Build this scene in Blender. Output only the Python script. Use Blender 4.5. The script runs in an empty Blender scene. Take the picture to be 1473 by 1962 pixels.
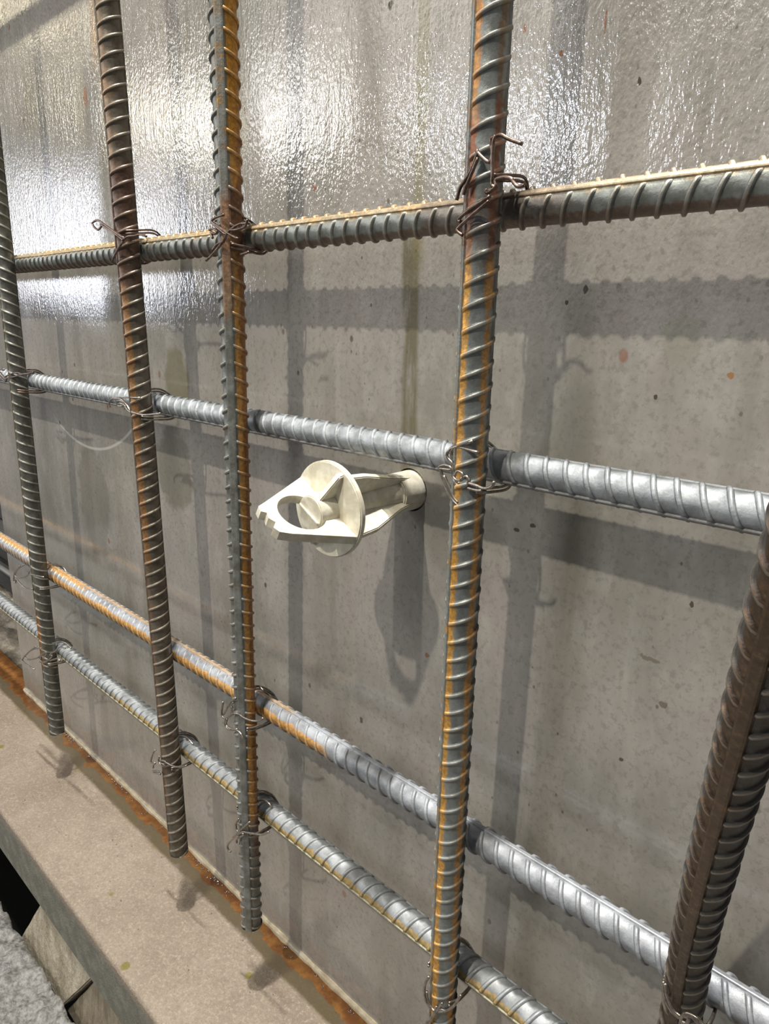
import bpy, bmesh, math, random
import numpy as np
from mathutils import Vector, Matrix

C = bpy.context.scene.collection
S = 0.33            # metres per layout unit (the wall stands one unit in front of the camera)
Z0 = 0.71           # height of the camera above the concrete floor
def W(x, y, z): return Vector((x * S, y * S, z * S + Z0))

# ---------------------------------------------------------------- camera
cam = bpy.data.cameras.new('camera'); camo = bpy.data.objects.new('camera', cam); C.objects.link(camo)
R = ((0.72365, 0.68993, 0.01821), (0.19615, -0.18030, -0.96385), (-0.66171, 0.70107, -0.26580))
right = Vector(R[0]); up = -Vector(R[1]); back = -Vector(R[2])
camo.matrix_world = Matrix(((right.x, up.x, back.x, 0), (right.y, up.y, back.y, 0), (right.z, up.z, back.z, Z0), (0, 0, 0, 1)))
cam.sensor_fit = 'HORIZONTAL'; cam.sensor_width = 36.0; cam.lens = 1330 / 1473 * 36.0
cam.clip_start = 0.01; cam.clip_end = 100
bpy.context.scene.camera = camo

# ---------------------------------------------------------------- light
wld = bpy.data.worlds.new('hall_light'); bpy.context.scene.world = wld; wld.use_nodes = True
wld.node_tree.nodes['Background'].inputs['Color'].default_value = (0.92, 0.95, 1.0, 1)
wld.node_tree.nodes['Background'].inputs['Strength'].default_value = 0.13
vs = bpy.context.scene.view_settings
vs.view_transform = 'Standard'; vs.look = 'None'; vs.gamma = 1.0; vs.exposure = 0.0; vs.use_curve_mapping = False

def lamp(name, pos, target, sx, sy, power, col):
    l = bpy.data.lights.new(name, 'AREA'); l.shape = 'RECTANGLE'; l.size = sx; l.size_y = sy
    l.energy = power; l.color = col
    o = bpy.data.objects.new(name, l); C.objects.link(o)
    o.location = pos
    d = (Vector(target) - Vector(pos)).normalized()
    o.rotation_euler = d.to_track_quat('-Z', 'Z').to_euler()
    return o
MID = W(-0.95, 1.0, -0.3)
def along(d, dist, frm=MID):
    return frm + Vector(d).normalized() * dist
# main work lamp, high behind the photographer, straight out from the wall
lamp('work_lamp', along((0.03, -1, 1.20), 2.5), MID, 0.045, 0.045, 40, (1.0, 0.93, 0.80))
# overhead tube almost above the reinforcement
TOP = W(-0.95, 0.9, 0.0)
lamp('overhead_tube', along((0.0, -0.1, 1), 2.6, TOP), TOP, 0.06, 0.06, 140, (1.0, 0.97, 0.93))
# gantry lamp, a little further out from the wall
lamp('gantry_lamp', along((-0.05, -1, 4.7), 2.5), MID, 0.13, 0.13, 38, (1.0, 0.96, 0.88))
# ceiling fittings far behind, the ones mirrored in the wet paint
def reflected(name, a, b, dist, sx, sy, power, col):
    # a, b = slope sideways and upwards of the mirrored line of sight
    hit = W(a, 1.0, b)
    pos = hit + Vector((a, -1, b)).normalized() * dist
    lamp(name, pos, hit, sx, sy, power, col)
reflected('hall_panel', -2.10, 0.20, 4.6, 0.80, 0.60, 24, (0.86, 0.9, 1.0))
reflected('hall_spot', -0.655, 0.275, 3.6, 0.20, 0.22, 13, (0.85, 0.9, 1.0))
reflected('hall_window', -1.19, 0.42, 4.2, 0.40, 0.50, 9, (1.0, 0.98, 0.95))
reflected('yellow_lamp', -1.70, 0.47, 4.2, 0.24, 0.30, 3, (1.0, 0.9, 0.6))
reflected('yellow_lamp', -2.75, 0.98, 4.6, 0.3, 0.3, 3, (1.0, 0.88, 0.6))
reflected('left_spot', -1.45, 0.40, 3.4, 0.24, 0.24, 6, (1.0, 0.97, 0.93))
reflected('right_spot', 1.35, 0.95, 3.4, 0.14, 0.14, 7, (1.0, 0.97, 0.93))
reflected('hall_strip', -0.36, 0.50, 3.8, 0.45, 0.30, 6, (1.0, 0.98, 0.96))

reflected('added_fill_panel', -0.7, 0.80, 4.0, 3.2, 1.5, 34, (1.0, 0.97, 0.92))  # large soft lamp added to brighten the upper wall and fill shadows

# ---------------------------------------------------------------- node helpers
class NT:
    def __init__(s, name):
        s.m = bpy.data.materials.new(name); s.m.use_nodes = True
        s.t = s.m.node_tree; s.b = s.t.nodes['Principled BSDF']
    def n(s, kind, **kw):
        x = s.t.nodes.new(kind)
        for k, v in kw.items(): setattr(x, k, v)
        return x
    def l(s, a, b): s.t.links.new(a, b)
    def val(s, inp, v):
        if hasattr(v, 'is_output') or isinstance(v, bpy.types.NodeSocket): s.l(v, inp)
        else: inp.default_value = v
    def math(s, op, a, b=0.0, c=None, clamp=False):
        x = s.n('ShaderNodeMath', operation=op); x.use_clamp = clamp
        s.val(x.inputs[0], a); s.val(x.inputs[1], b)
        if c is not None: s.val(x.inputs[2], c)
        return x.outputs[0]
    def ss(s, v, a, b):
        x = s.n('ShaderNodeMapRange', interpolation_type='SMOOTHSTEP')
        s.val(x.inputs['Value'], v); x.inputs['From Min'].default_value = a; x.inputs['From Max'].default_value = b
        return x.outputs[0]
    def noise(s, vec, scale, detail=4, rough=0.6, dist=0.0):
        x = s.n('ShaderNodeTexNoise'); s.l(vec, x.inputs['Vector'])
        x.inputs['Scale'].default_value = scale; x.inputs['Detail'].default_value = detail
        x.inputs['Roughness'].default_value = rough; x.inputs['Distortion'].default_value = dist
        return x.outputs['Fac']
    def voro(s, vec, scale, feature='F1'):
        x = s.n('ShaderNodeTexVoronoi', feature=feature); s.l(vec, x.inputs['Vector']); x.inputs['Scale'].default_value = scale
        return x.outputs['Distance']
    def mapv(s, vec, sc=(1, 1, 1), loc=(0, 0, 0)):
        x = s.n('ShaderNodeMapping'); s.l(vec, x.inputs['Vector']); x.inputs['Scale'].default_value = sc; x.inputs['Location'].default_value = loc
        return x.outputs[0]
    def mix(s, fac, a, b):
        x = s.n('ShaderNodeMix', data_type='RGBA'); s.val(x.inputs[0], fac)
        for i, v in ((6, a), (7, b)):
            if isinstance(v, tuple): x.inputs[i].default_value = (*v, 1)
            else: s.l(v, x.inputs[i])
        return x.outputs[2]
    def bump(s, h, strength, dist, prev=None):
        x = s.n('ShaderNodeBump'); s.l(h, x.inputs['Height']); x.inputs['Strength'].default_value = strength; x.inputs['Distance'].default_value = dist
        if prev is not None: s.l(prev, x.inputs['Normal'])
        return x.outputs[0]
    def obj(s): return s.n('ShaderNodeTexCoord').outputs['Object']
    def uv(s): return s.n('ShaderNodeTexCoord').outputs['UV']
    def sep(s, v):
        x = s.n('ShaderNodeSeparateXYZ'); s.l(v, x.inputs[0]); return x.outputs
    def out(s, color=None, rough=None, metal=None, normal=None, spec=None):
        b = s.b
        if color is not None:
            if isinstance(color, tuple): b.inputs['Base Color'].default_value = (*color, 1)
            else: s.l(color, b.inputs['Base Color'])
        if rough is not None: s.val(b.inputs['Roughness'], rough)
        if metal is not None: s.val(b.inputs['Metallic'], metal)
        if spec is not None: s.val(b.inputs['Specular IOR Level'], spec)
        if normal is not None: s.l(normal, b.inputs['Normal'])
        return s.m

# ---------------------------------------------------------------- materials
def mat_wall():
    t = NT('glossy_grey_formwork_paint'); o = t.obj(); x, y, z = t.sep(o)
    big = t.noise(o, 5.5, 4, 0.6); tone = t.ss(big, 0.3, 0.72)
    fine = t.noise(t.mapv(o, (1, 1, 0.45)), 60, 6, 0.7)
    col = t.mix(tone, (0.218, 0.205, 0.176), (0.300, 0.277, 0.252))
    pink = t.ss(t.noise(t.mapv(o, (1, 1, 0.6), (3, 0, 1)), 13, 3, 0.6), 0.5, 0.75)
    col = t.mix(t.math('MULTIPLY', pink, 0.5), col, (0.29, 0.25, 0.232))
    col = t.mix(t.math('MULTIPLY', t.ss(fine, 0.42, 0.70), 0.38), col, (0.37, 0.36, 0.32))
    col = t.mix(t.math('MULTIPLY', t.ss(t.noise(o, 230, 4, 0.75), 0.50, 0.36), 0.45), col, (0.15, 0.145, 0.12))
    col = t.mix(t.math('MULTIPLY', t.ss(t.noise(t.mapv(o, (1, 1, 0.5), (9, 0, 2)), 17, 5, 0.65), 0.52, 0.66), 0.35), col, (0.17, 0.165, 0.14))
    # vertical run marks
    run = t.noise(t.mapv(o, (1, 1, 0.06), (7, 0, 0)), 42, 5, 0.65)
    col = t.mix(t.math('MULTIPLY', t.ss(run, 0.52, 0.74), 0.35), col, (0.17, 0.16, 0.13))
    # olive oil streak above the tie, from z1 down to z2
    def streak(col, cx, w, z1, z2, c, k, sc=70, thr=0.38):
        wob = t.math('MULTIPLY', t.math('SUBTRACT', t.noise(t.mapv(o, (1, 1, 0.3), (cx * 9, 0, 0)), 24, 3), 0.5), w * 1.3)
        d = t.math('ABSOLUTE', t.math('ADD', t.math('SUBTRACT', x, cx * S), wob))
        m = t.math('SUBTRACT', 1.0, t.ss(d, w * 0.45, w))
        zt = t.ss(z, (z2 - 0.06) * S + Z0, (z2 + 0.06) * S + Z0)
        zb = t.math('SUBTRACT', 1.0, t.ss(z, (z1 - 0.08) * S + Z0, (z1 + 0.08) * S + Z0))
        g = t.ss(t.noise(t.mapv(o, (1, 1, 0.15), (1, 2, 3)), sc, 5, 0.7), thr - 0.12, thr + 0.14)
        m = t.math('MULTIPLY', t.math('MULTIPLY', m, g), t.math('MULTIPLY', t.math('MULTIPLY', zt, zb), k))
        return t.mix(m, col, c)
    col = streak(col, -0.885, 0.0085, 0.18, -0.30, (0.115, 0.10, 0.055), 0.85)
    col = streak(col, -0.875, 0.006, 0.62, 0.10, (0.20, 0.18, 0.09), 0.5)
    col = streak(col, -2.02, 0.022, 0.98, 0.66, (0.30, 0.17, 0.08), 0.55, 40, 0.40)
    col = streak(col, -1.98, 0.016, 1.02, 0.52, (0.29, 0.20, 0.11), 0.45, 40, 0.42)
    col = streak(col, -2.52, 0.02, 0.72, 0.22, (0.20, 0.18, 0.13), 0.4, 30, 0.44)
    # oval oil blots
    def blot(col, cx, cz, rx, rz, c, k):
        a = t.math('DIVIDE', t.math('SUBTRACT', x, cx * S), rx * S); b = t.math('DIVIDE', t.math('SUBTRACT', z, cz * S + Z0), rz * S)
        d = t.math('SQRT', t.math('ADD', t.math('MULTIPLY', a, a), t.math('MULTIPLY', b, b)))
        d = t.math('ADD', d, t.math('MULTIPLY', t.math('SUBTRACT', t.noise(o, 55, 3), 0.5), 0.9))
        return t.mix(t.math('MULTIPLY', t.math('SUBTRACT', 1.0, t.ss(d, 0.8, 1.08)), k), col, c)
    col = blot(col, -1.73, -0.17, 0.065, 0.10, (0.15, 0.14, 0.075), 0.7)
    col = blot(col, -1.77, -0.42, 0.10, 0.13, (0.13, 0.12, 0.085), 0.6)
    col = blot(col, -2.33, -0.62, 0.12, 0.22, (0.13, 0.12, 0.09), 0.5)
    col = blot(col, -1.98, -0.95, 0.05, 0.30, (0.15, 0.14, 0.11), 0.45)
    col = blot(col, -0.385, -0.02, 0.03, 0.035, (0.21, 0.21, 0.15), 0.3)
    peel = t.noise(t.mapv(o, (1, 1, 0.62)), 500, 2, 0.5)
    # single marks seen on the sheet
    def mark(col, cx, cz, rx, rz, c, k=0.9):
        a = t.math('DIVIDE', t.math('SUBTRACT', x, cx * S), rx * S * 0.62); b = t.math('DIVIDE', t.math('SUBTRACT', z, cz * S + Z0), rz * S * 0.62)
        d = t.math('ADD', t.math('ADD', t.math('MULTIPLY', a, a), t.math('MULTIPLY', b, b)), t.math('MULTIPLY', t.math('SUBTRACT', peel, 0.5), 3.2))
        return t.mix(t.math('MULTIPLY', t.math('SUBTRACT', 1.0, t.ss(d, 0.7, 1.1)), k), col, c)
    DK = (0.05, 0.04, 0.03); RU = (0.20, 0.085, 0.04)
    for (cx, cz, rx, rz, c) in ((-.537, .050, .006, .011, DK), (-.314, -.0625, .007, .008, (.26, .13, .05)), (-.321, -.3945, .005, .009, DK), (-.567, .032, .005, .006, DK), (-.412, -.0985, .005, .006, DK),
            (-.817, -.656, .009, .010, RU), (-.396, -.692, .006, .006, DK), (-.342, -.567, .011, .010, (.13, .11, .085)), (-1.005, -.8905, .008, .012, DK), (-.627, -.347, .009, .006, DK), (-.596, -.333, .011, .006, DK),
            (-.610, .377, .006, .008, RU), (-.675, .423, .005, .010, RU), (-.544, .402, .003, .022, RU), (-.952, .522, .010, .012, DK), (-1.22, .412, .006, .009, DK), (-2.133, .593, .022, .045, (.26, .14, .09)), (-.4855, .318, .005, .008, DK), (-.37, -.50, .03, .006, (.15, .13, .10))):
        col = mark(col, cx, cz, rx, rz, c)
    # two curved scratches left of the second upright
    a = t.math('SUBTRACT', x, -2.32 * S); b = t.math('SUBTRACT', z, 0.103 * S + Z0)
    d = t.math('ABSOLUTE', t.math('SUBTRACT', t.math('SQRT', t.math('ADD', t.math('MULTIPLY', a, a), t.math('MULTIPLY', b, b))), 0.536 * S))
    m = t.math('MULTIPLY', t.math('SUBTRACT', 1.0, t.ss(d, 0.0006, 0.0022)), t.math('MULTIPLY', t.ss(x, -2.62 * S, -2.5 * S), t.math('MULTIPLY', t.math('SUBTRACT', 1.0, t.ss(x, -2.0 * S, -1.93 * S)), t.math('SUBTRACT', 1.0, t.ss(z, -0.30 * S + Z0, -0.28 * S + Z0)))))
    col = t.mix(t.math('MULTIPLY', m, 0.6), col, (0.5, 0.5, 0.46))
    # specks of rust and dirt
    def specks(col, sc, thr, c, off, k=1.0):
        v = t.voro(t.mapv(o, (1, 1, 0.7), off), sc)
        g = t.ss(t.noise(t.mapv(o, (1, 1, 1), off), 3.7, 2), 0.46, 0.62)
        m = t.math('MULTIPLY', t.math('SUBTRACT', 1.0, t.ss(v, thr * 0.55, thr)), t.math('MULTIPLY', g, k))
        return t.mix(m, col, c)
    col = specks(col, 42, 0.085, (0.07, 0.05, 0.035), (0.3, 0, 0.1), 0.9)
    col = specks(col, 24, 0.075, (0.20, 0.08, 0.04), (1.7, 0, 0.6), 0.9)
    col = specks(col, 95, 0.10, (0.10, 0.085, 0.06), (2.1, 0, 0.9), 0.8)
    rough = t.math('ADD', 0.07, t.math('MULTIPLY', t.ss(t.noise(t.mapv(o, (1, 1, .5), (4, 0, 0)), 9, 4, .6), 0.35, 0.7), 0.10))
    # orange peel, stronger higher up where the coat is thick
    peel2 = t.noise(t.mapv(o, (1, 1, 0.28), (5, 0, 0)), 210, 3, 0.6)
    thick = t.ss(z, Z0 - 0.06, Z0 + 0.10)
    n1 = t.n('ShaderNodeBump'); t.l(peel, n1.inputs['Height']); n1.inputs['Distance'].default_value = 0.0008
    t.l(t.math('ADD', 0.06, t.math('MULTIPLY', thick, 0.26)), n1.inputs['Strength'])
    n2 = t.n('ShaderNodeBump'); t.l(peel2, n2.inputs['Height']); n2.inputs['Distance'].default_value = 0.0014
    t.l(t.math('ADD', 0.08, t.math('MULTIPLY', thick, 0.16)), n2.inputs['Strength']); t.l(n1.outputs[0], n2.inputs['Normal'])
    # curved hammer scratches
    return t.out(col, rough, 0.0, n2.outputs[0], 0.75)

def mat_rebar(name, base_d, base_l, stripes, rust_k=0.15, rough=0.40, metal=0.40, along_axis='z', dust=(0.35, 0.3, 0.22), crest=0.35):
    """stripes: (centre deg, half width deg, from, to, colour, strength) - from/to in layout units along the bar."""
    t = NT(name); o = t.obj(); px, py, pz = t.sep(o); u, v, _ = t.sep(t.uv())
    n1 = t.noise(o, 90, 5, 0.65); n2 = t.noise(o, 420, 3, 0.6); n3 = t.noise(o, 26, 4, 0.6)
    col = t.mix(t.ss(n1, 0.35, 0.68), base_d, base_l)
    pos = pz if along_axis == 'z' else px; zz = Z0 if along_axis == 'z' else 0.0
    rm = None
    for (c, hw, a, b, rc, k) in stripes:
        d = t.math('ABSOLUTE', t.math('SUBTRACT', t.math('FRACT', t.math('ADD', t.math('SUBTRACT', u, c / 360.0), 0.5 + 2)), 0.5))
        d = t.math('ADD', d, t.math('MULTIPLY', t.math('SUBTRACT', n1, 0.5), 0.16))
        m = t.math('SUBTRACT', 1.0, t.ss(d, max(hw / 360.0 - 0.018, 0), hw / 360.0 + 0.018))
        p = t.math('ADD', pos, t.math('MULTIPLY', t.math('SUBTRACT', n3, 0.5), 0.12))
        m = t.math('MULTIPLY', m, t.math('MULTIPLY', t.ss(p, a * S + zz - 0.012, a * S + zz + 0.012), t.math('SUBTRACT', 1.0, t.ss(p, b * S + zz - 0.012, b * S + zz + 0.012))))
        m = t.math('MULTIPLY', m, k)
        rcol = t.mix(t.ss(n2, 0.35, 0.7), tuple(q * 0.55 for q in rc), rc)
        col = t.mix(m, col, rcol)
    g = t.math('MULTIPLY', t.ss(t.noise(o, 55, 6, 0.72), 0.56, 0.70), rust_k)
    col = t.mix(g, col, (0.33, 0.15, 0.05))
    col = t.mix(t.math('MULTIPLY', t.ss(n2, 0.60, 0.78), 0.22), col, dust)
    # colour darkened in the corners beside the ribs, scuffed rib crests
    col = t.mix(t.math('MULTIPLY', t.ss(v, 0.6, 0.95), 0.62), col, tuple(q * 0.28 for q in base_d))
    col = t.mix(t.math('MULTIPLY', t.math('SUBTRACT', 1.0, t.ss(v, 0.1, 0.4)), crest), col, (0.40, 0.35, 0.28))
    r = t.math('ADD', rough - 0.08, t.math('MULTIPLY', n1, 0.22))
    return t.out(col, r, metal, t.bump(t.noise(o, 700, 3), 0.22, 0.0006, t.bump(n1, 0.35, 0.0009)), 0.5)

OR = (0.50, 0.23, 0.055); BR = (0.17, 0.075, 0.03); RED = (0.24, 0.085, 0.04); TAN = (0.50, 0.39, 0.24); YE = (0.52, 0.36, 0.12)
DD, DL = (0.085, 0.085, 0.075), (0.185, 0.195, 0.185)
def mat_ledge():
    t = NT('gritty_beige_steel_channel'); o = t.obj(); x, y, z = t.sep(o)
    n = t.noise(o, 7, 5, 0.6); g = t.noise(o, 420, 4, 0.75); f2 = t.noise(t.mapv(o, (1, 1, 1), (2, 0, 0)), 55, 6, 0.7)
    col = t.mix(t.ss(n, 0.3, 0.7), (0.135, 0.104, 0.074), (0.205, 0.168, 0.126))
    col = t.mix(t.math('MULTIPLY', t.ss(f2, 0.45, 0.7), 0.5), col, (0.14, 0.10, 0.075))
    col = t.mix(t.math('MULTIPLY', t.ss(g, 0.48, 0.72), 0.55), col, (0.36, 0.30, 0.235))
    col = t.mix(t.math('MULTIPLY', t.ss(g, 0.48, 0.30), 0.7), col, (0.12, 0.10, 0.075))
    v = t.voro(t.mapv(o, (1, 1, 1), (1, 1, 0)), 19)
    col = t.mix(t.math('SUBTRACT', 1.0, t.ss(v, 0.06, 0.10)), col, (0.12, 0.10, 0.02))
    # wet zone tinted darker as painted bar shadow, and rust wash along the wall
    yy = t.math('SUBTRACT', S, y)                                    # distance from the wall
    wob = t.math('MULTIPLY', t.math('SUBTRACT', t.noise(t.mapv(o, (1, 0.6, 1)), 21, 5, 0.62, 0.8), 0.5), 0.030)
    wet_shade = t.math('SUBTRACT', 1.0, t.ss(t.math('ADD', yy, wob), 0.024, 0.031))
    wash = t.math('SUBTRACT', 1.0, t.ss(t.math('ADD', yy, t.math('MULTIPLY', wob, 1.1)), 0.0135, 0.0155))
    col = t.mix(t.math('MULTIPLY', wet_shade, 0.75), col, (0.135, 0.105, 0.06))
    col = t.mix(t.math('MULTIPLY', wash, 0.85), col, t.mix(t.ss(f2, 0.4, 0.65), (0.17, 0.06, 0.015), (0.32, 0.14, 0.035)))
    fr = t.math('SUBTRACT', 1.0, t.ss(z, -1.80 * S + Z0, -1.77 * S + Z0))  # web below the flange is bare grey
    col = t.mix(t.math('MULTIPLY', fr, 0.85), col, t.mix(t.ss(f2, 0.4, 0.7), (0.10, 0.10, 0.08), (0.19, 0.19, 0.155)))
    wet2 = t.math('MAXIMUM', wet_shade, wash)
    rough = t.math('SUBTRACT', 0.62, t.math('MULTIPLY', wet2, 0.48))
    n1 = t.n('ShaderNodeBump'); t.l(g, n1.inputs['Height']); n1.inputs['Distance'].default_value = 0.0014
    t.l(t.math('SUBTRACT', 0.85, t.math('MULTIPLY', wet2, 0.75)), n1.inputs['Strength'])
    return t.out(col, rough, 0.0, n1.outputs[0], 0.5)
def mat_simple(name, a, b, sc, rough, bump=0.4, bd=0.002, metal=0.0, stretch=(1, 1, 1), spec=0.5, bsc=None):
    t = NT(name); o = t.mapv(t.obj(), stretch)
    n = t.noise(o, sc, 6, 0.65)
    return t.out(t.mix(t.ss(n, 0.32, 0.68), a, b), rough, metal, t.bump(t.noise(o, bsc or sc * 2.2, 5, 0.7), bump, bd), spec)
def mat_plastic():
    t = NT('cream_moulded_plastic'); o = t.obj()
    n = t.noise(o, 130, 4, 0.6)
    m = t.out(t.mix(t.ss(n, 0.35, 0.7), (0.50, 0.465, 0.36), (0.66, 0.63, 0.53)), 0.34, 0.0, t.bump(t.noise(o, 260, 3), 0.25, 0.0006), 0.5)
    t.b.inputs['Subsurface Weight'].default_value = 0.12; t.b.inputs['Subsurface Radius'].default_value = (0.004, 0.003, 0.002); t.b.inputs['Subsurface Scale'].default_value = 0.4
    return m

M_wall = mat_wall(); M_ledge = mat_ledge(); M_plastic = mat_plastic()
M_bead = mat_simple('cream_sealant', (0.30, 0.24, 0.15), (0.48, 0.42, 0.30), 60, 0.3, 0.5, 0.001)
M_floor = mat_simple('rough_wet_concrete', (0.06, 0.058, 0.053), (0.19, 0.185, 0.17), 210, 0.32, 0.6, 0.0015)
M_dark = mat_simple('dark_damp_concrete', (0.008, 0.008, 0.008), (0.02, 0.02, 0.02), 6, 0.8)
M_timber = mat_simple('dark_weathered_timber', (0.012, 0.012, 0.012), (0.05, 0.048, 0.042), 12, 0.7, 0.6, 0.004, 0, (0.15, 1, 1))
M_wedge = mat_simple('pale_sawn_softwood', (0.24, 0.20, 0.14), (0.42, 0.38, 0.29), 26, 0.6, 0.9, 0.004, 0, (2.5, 1, 1))
M_wedge2 = mat_simple('damp_brown_softwood', (0.15, 0.12, 0.08), (0.27, 0.23, 0.165), 26, 0.6, 0.8, 0.003, 0, (4, 1, 1))
M_rubble = mat_simple('brown_grit_and_rubble', (0.07, 0.06, 0.045), (0.22, 0.19, 0.15), 34, 0.55, 0.9, 0.006)
M_wire_b = mat_simple('bright_bronze_annealed_wire', (0.20, 0.17, 0.14), (0.42, 0.38, 0.33), 300, 0.28, 0.3, 0.0003, 0.9)
M_wire_r = mat_simple('brown_oxidised_annealed_wire', (0.09, 0.06, 0.045), (0.22, 0.16, 0.13), 300, 0.33, 0.3, 0.0003, 0.85)
M_hole = mat_simple('black_hole_rim', (0.01, 0.01, 0.01), (0.025, 0.02, 0.02), 50, 0.6)
M_steel = mat_simple('dull_steel_pipe', (0.08, 0.08, 0.08), (0.17, 0.17, 0.16), 20, 0.5, 0.3, 0.001, 0.5)
t = NT('clear_water'); t.b.inputs['Transmission Weight'].default_value = 1.0; M_water = t.out((0.95, 0.93, 0.88), 0.03, 0.0); t.b.inputs['IOR'].default_value = 1.33

# ---------------------------------------------------------------- mesh helpers
def link(name, me, mat, parent=None, smooth=True):
    o = bpy.data.objects.new(name, me); C.objects.link(o)
    if mat: me.materials.append(mat)
    if parent is not None: o.parent = parent
    if smooth:
        me.polygons.foreach_set('use_smooth', [True] * len(me.polygons))
    return o
def obj_bm(name, bm, mat, parent=None, smooth=False, sharp=None):
    me = bpy.data.meshes.new(name); bm.normal_update(); bm.to_mesh(me); bm.free()
    o = link(name, me, mat, parent, smooth)
    if smooth and sharp: me.set_sharp_from_angle(angle=math.radians(sharp))
    return o
def empty(name, loc, label, cat, group=None):
    o = bpy.data.objects.new(name, None); C.objects.link(o); o.location = loc; o.empty_display_size = 0.02
    tag(o, label, cat, group); return o
def tag(o, label, cat, group=None):
    o['label'] = label; o['category'] = cat
    if group: o['group'] = group
    return o
def keep(o, parent):          # parent without moving
    o.parent = parent; o.matrix_parent_inverse = Matrix.Translation(-Vector(parent.location))
    return o
def box_bm(x0, x1, y0, y1, z0, z1, bevel=0.0, seg=2):
    bm = bmesh.new()
    v = [bm.verts.new(W(x, y, z)) for x in (x0, x1) for y in (y0, y1) for z in (z0, z1)]
    for f in ((0, 1, 3, 2), (4, 6, 7, 5), (0, 4, 5, 1), (2, 3, 7, 6), (0, 2, 6, 4), (1, 5, 7, 3)): bm.faces.new([v[i] for i in f])
    if bevel: bmesh.ops.bevel(bm, geom=bm.edges[:], offset=bevel, segments=seg, profile=0.5, affect='EDGES')
    return bm
def catmull(pts, n=7):
    pts = [Vector(p) for p in pts]
    if len(pts) < 3: return [pts[0].lerp(pts[-1], i / n) for i in range(n + 1)]
    P = [pts[0] * 2 - pts[1]] + pts + [pts[-1] * 2 - pts[-2]]; out = []
    for i in range(1, len(P) - 2):
        a, b, c, d = P[i - 1:i + 3]
        for k in range(n):
            q = k / n
            out.append(0.5 * ((2 * b) + (c - a) * q + (2 * a - 5 * b + 4 * c - d) * q * q + (3 * b - a - 3 * c + d) * q ** 3))
    out.append(pts[-1]); return out
def tube_mesh(name, strands, r, seg=8):
    V, F = [], []
    for path in strands:
        base = len(V); prev = None; n = len(path)
        for i, p in enumerate(path):
            d = (path[min(i + 1, n - 1)] - path[max(i - 1, 0)])
            if d.length < 1e-9: d = Vector((0, 0, 1))
            d.normalize()
            a = (prev - d * prev.dot(d)) if prev is not None else d.orthogonal()
            if a.length < 1e-6: a = d.orthogonal()
            a.normalize(); prev = a; b = d.cross(a)
            for k in range(seg):
                w = 2 * math.pi * k / seg; V.append(p + (a * math.cos(w) + b * math.sin(w)) * r)
        for i in range(n - 1):
            for k in range(seg):
                F.append((base + i * seg + k, base + i * seg + (k + 1) % seg, base + (i + 1) * seg + (k + 1) % seg, base + (i + 1) * seg + k))
        F.append(tuple(base + k for k in reversed(range(seg)))); F.append(tuple(base + (n - 1) * seg + k for k in range(seg)))
    me = bpy.data.meshes.new(name); me.from_pydata([tuple(v) for v in V], [], F); me.update(); return me

# ---------------------------------------------------------------- setting
# painted steel formwork panel, built with a real round tie hole
TX, TZ = -0.876, -0.320          # the tie's axis on the wall
def wall_mesh():
    bm = bmesh.new()
    x0, x1, z0, z1 = -3.31, 1.4, -1.755, 2.1
    ring = []; outer = []
    N = 32; r = 0.043; q = 0.12
    for k in range(N):
        a = 2 * math.pi * k / N; ca, sa = math.cos(a), math.sin(a)
        ring.append(bm.verts.new(W(TX + r * ca, 1.0, TZ + r * sa)))
        s_ = q / max(abs(ca), abs(sa)); outer.append(bm.verts.new(W(TX + s_ * ca, 1.0, TZ + s_ * sa)))
    for k in range(N):
        j = (k + 1) % N; bm.faces.new([ring[k], outer[k], outer[j], ring[j]])
    rb = [bm.verts.new(v.co + Vector((0, 0.006, 0))) for v in ring]
    for k in range(N):
        j = (k + 1) % N; bm.faces.new([rb[k], ring[k], ring[j], rb[j]])
    cor = {(-1, -1): None, (1, -1): None, (1, 1): None, (-1, 1): None}
    def q4(a, b, c, d): bm.faces.new([bm.verts.new(W(*p)) for p in (a, b, c, d)])
    l, rr, bt, tp = TX - q, TX + q, TZ - q, TZ + q
    q4((x0, 1, z0), (l, 1, z0), (l, 1, z1), (x0, 1, z1)); q4((rr, 1, z0), (x1, 1, z0), (x1, 1, z1), (rr, 1, z1))
    q4((l, 1, z0), (rr, 1, z0), (rr, 1, bt), (l, 1, bt)); q4((l, 1, tp), (rr, 1, tp), (rr, 1, z1), (l, 1, z1))
    e = 1.018
    q4((x0, e, z0), (x0, e, z1), (x1, e, z1), (x1, e, z0)); q4((x0, 1, z0), (x0, 1, z1), (x0, e, z1), (x0, e, z0))
    q4((x0, 1, z1), (x1, 1, z1), (x1, e, z1), (x0, e, z1)); q4((x1, 1, z0), (x1, e, z0), (x1, e, z1), (x1, 1, z1)); q4((x0, 1, z0), (x0, e, z0), (x1, e, z0), (x1, 1, z0))
    bmesh.ops.remove_doubles(bm, verts=bm.verts, dist=1e-5)
    return bm
wall = obj_bm('wall_back', wall_mesh(), M_wall); wall['kind'] = 'structure'

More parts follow.
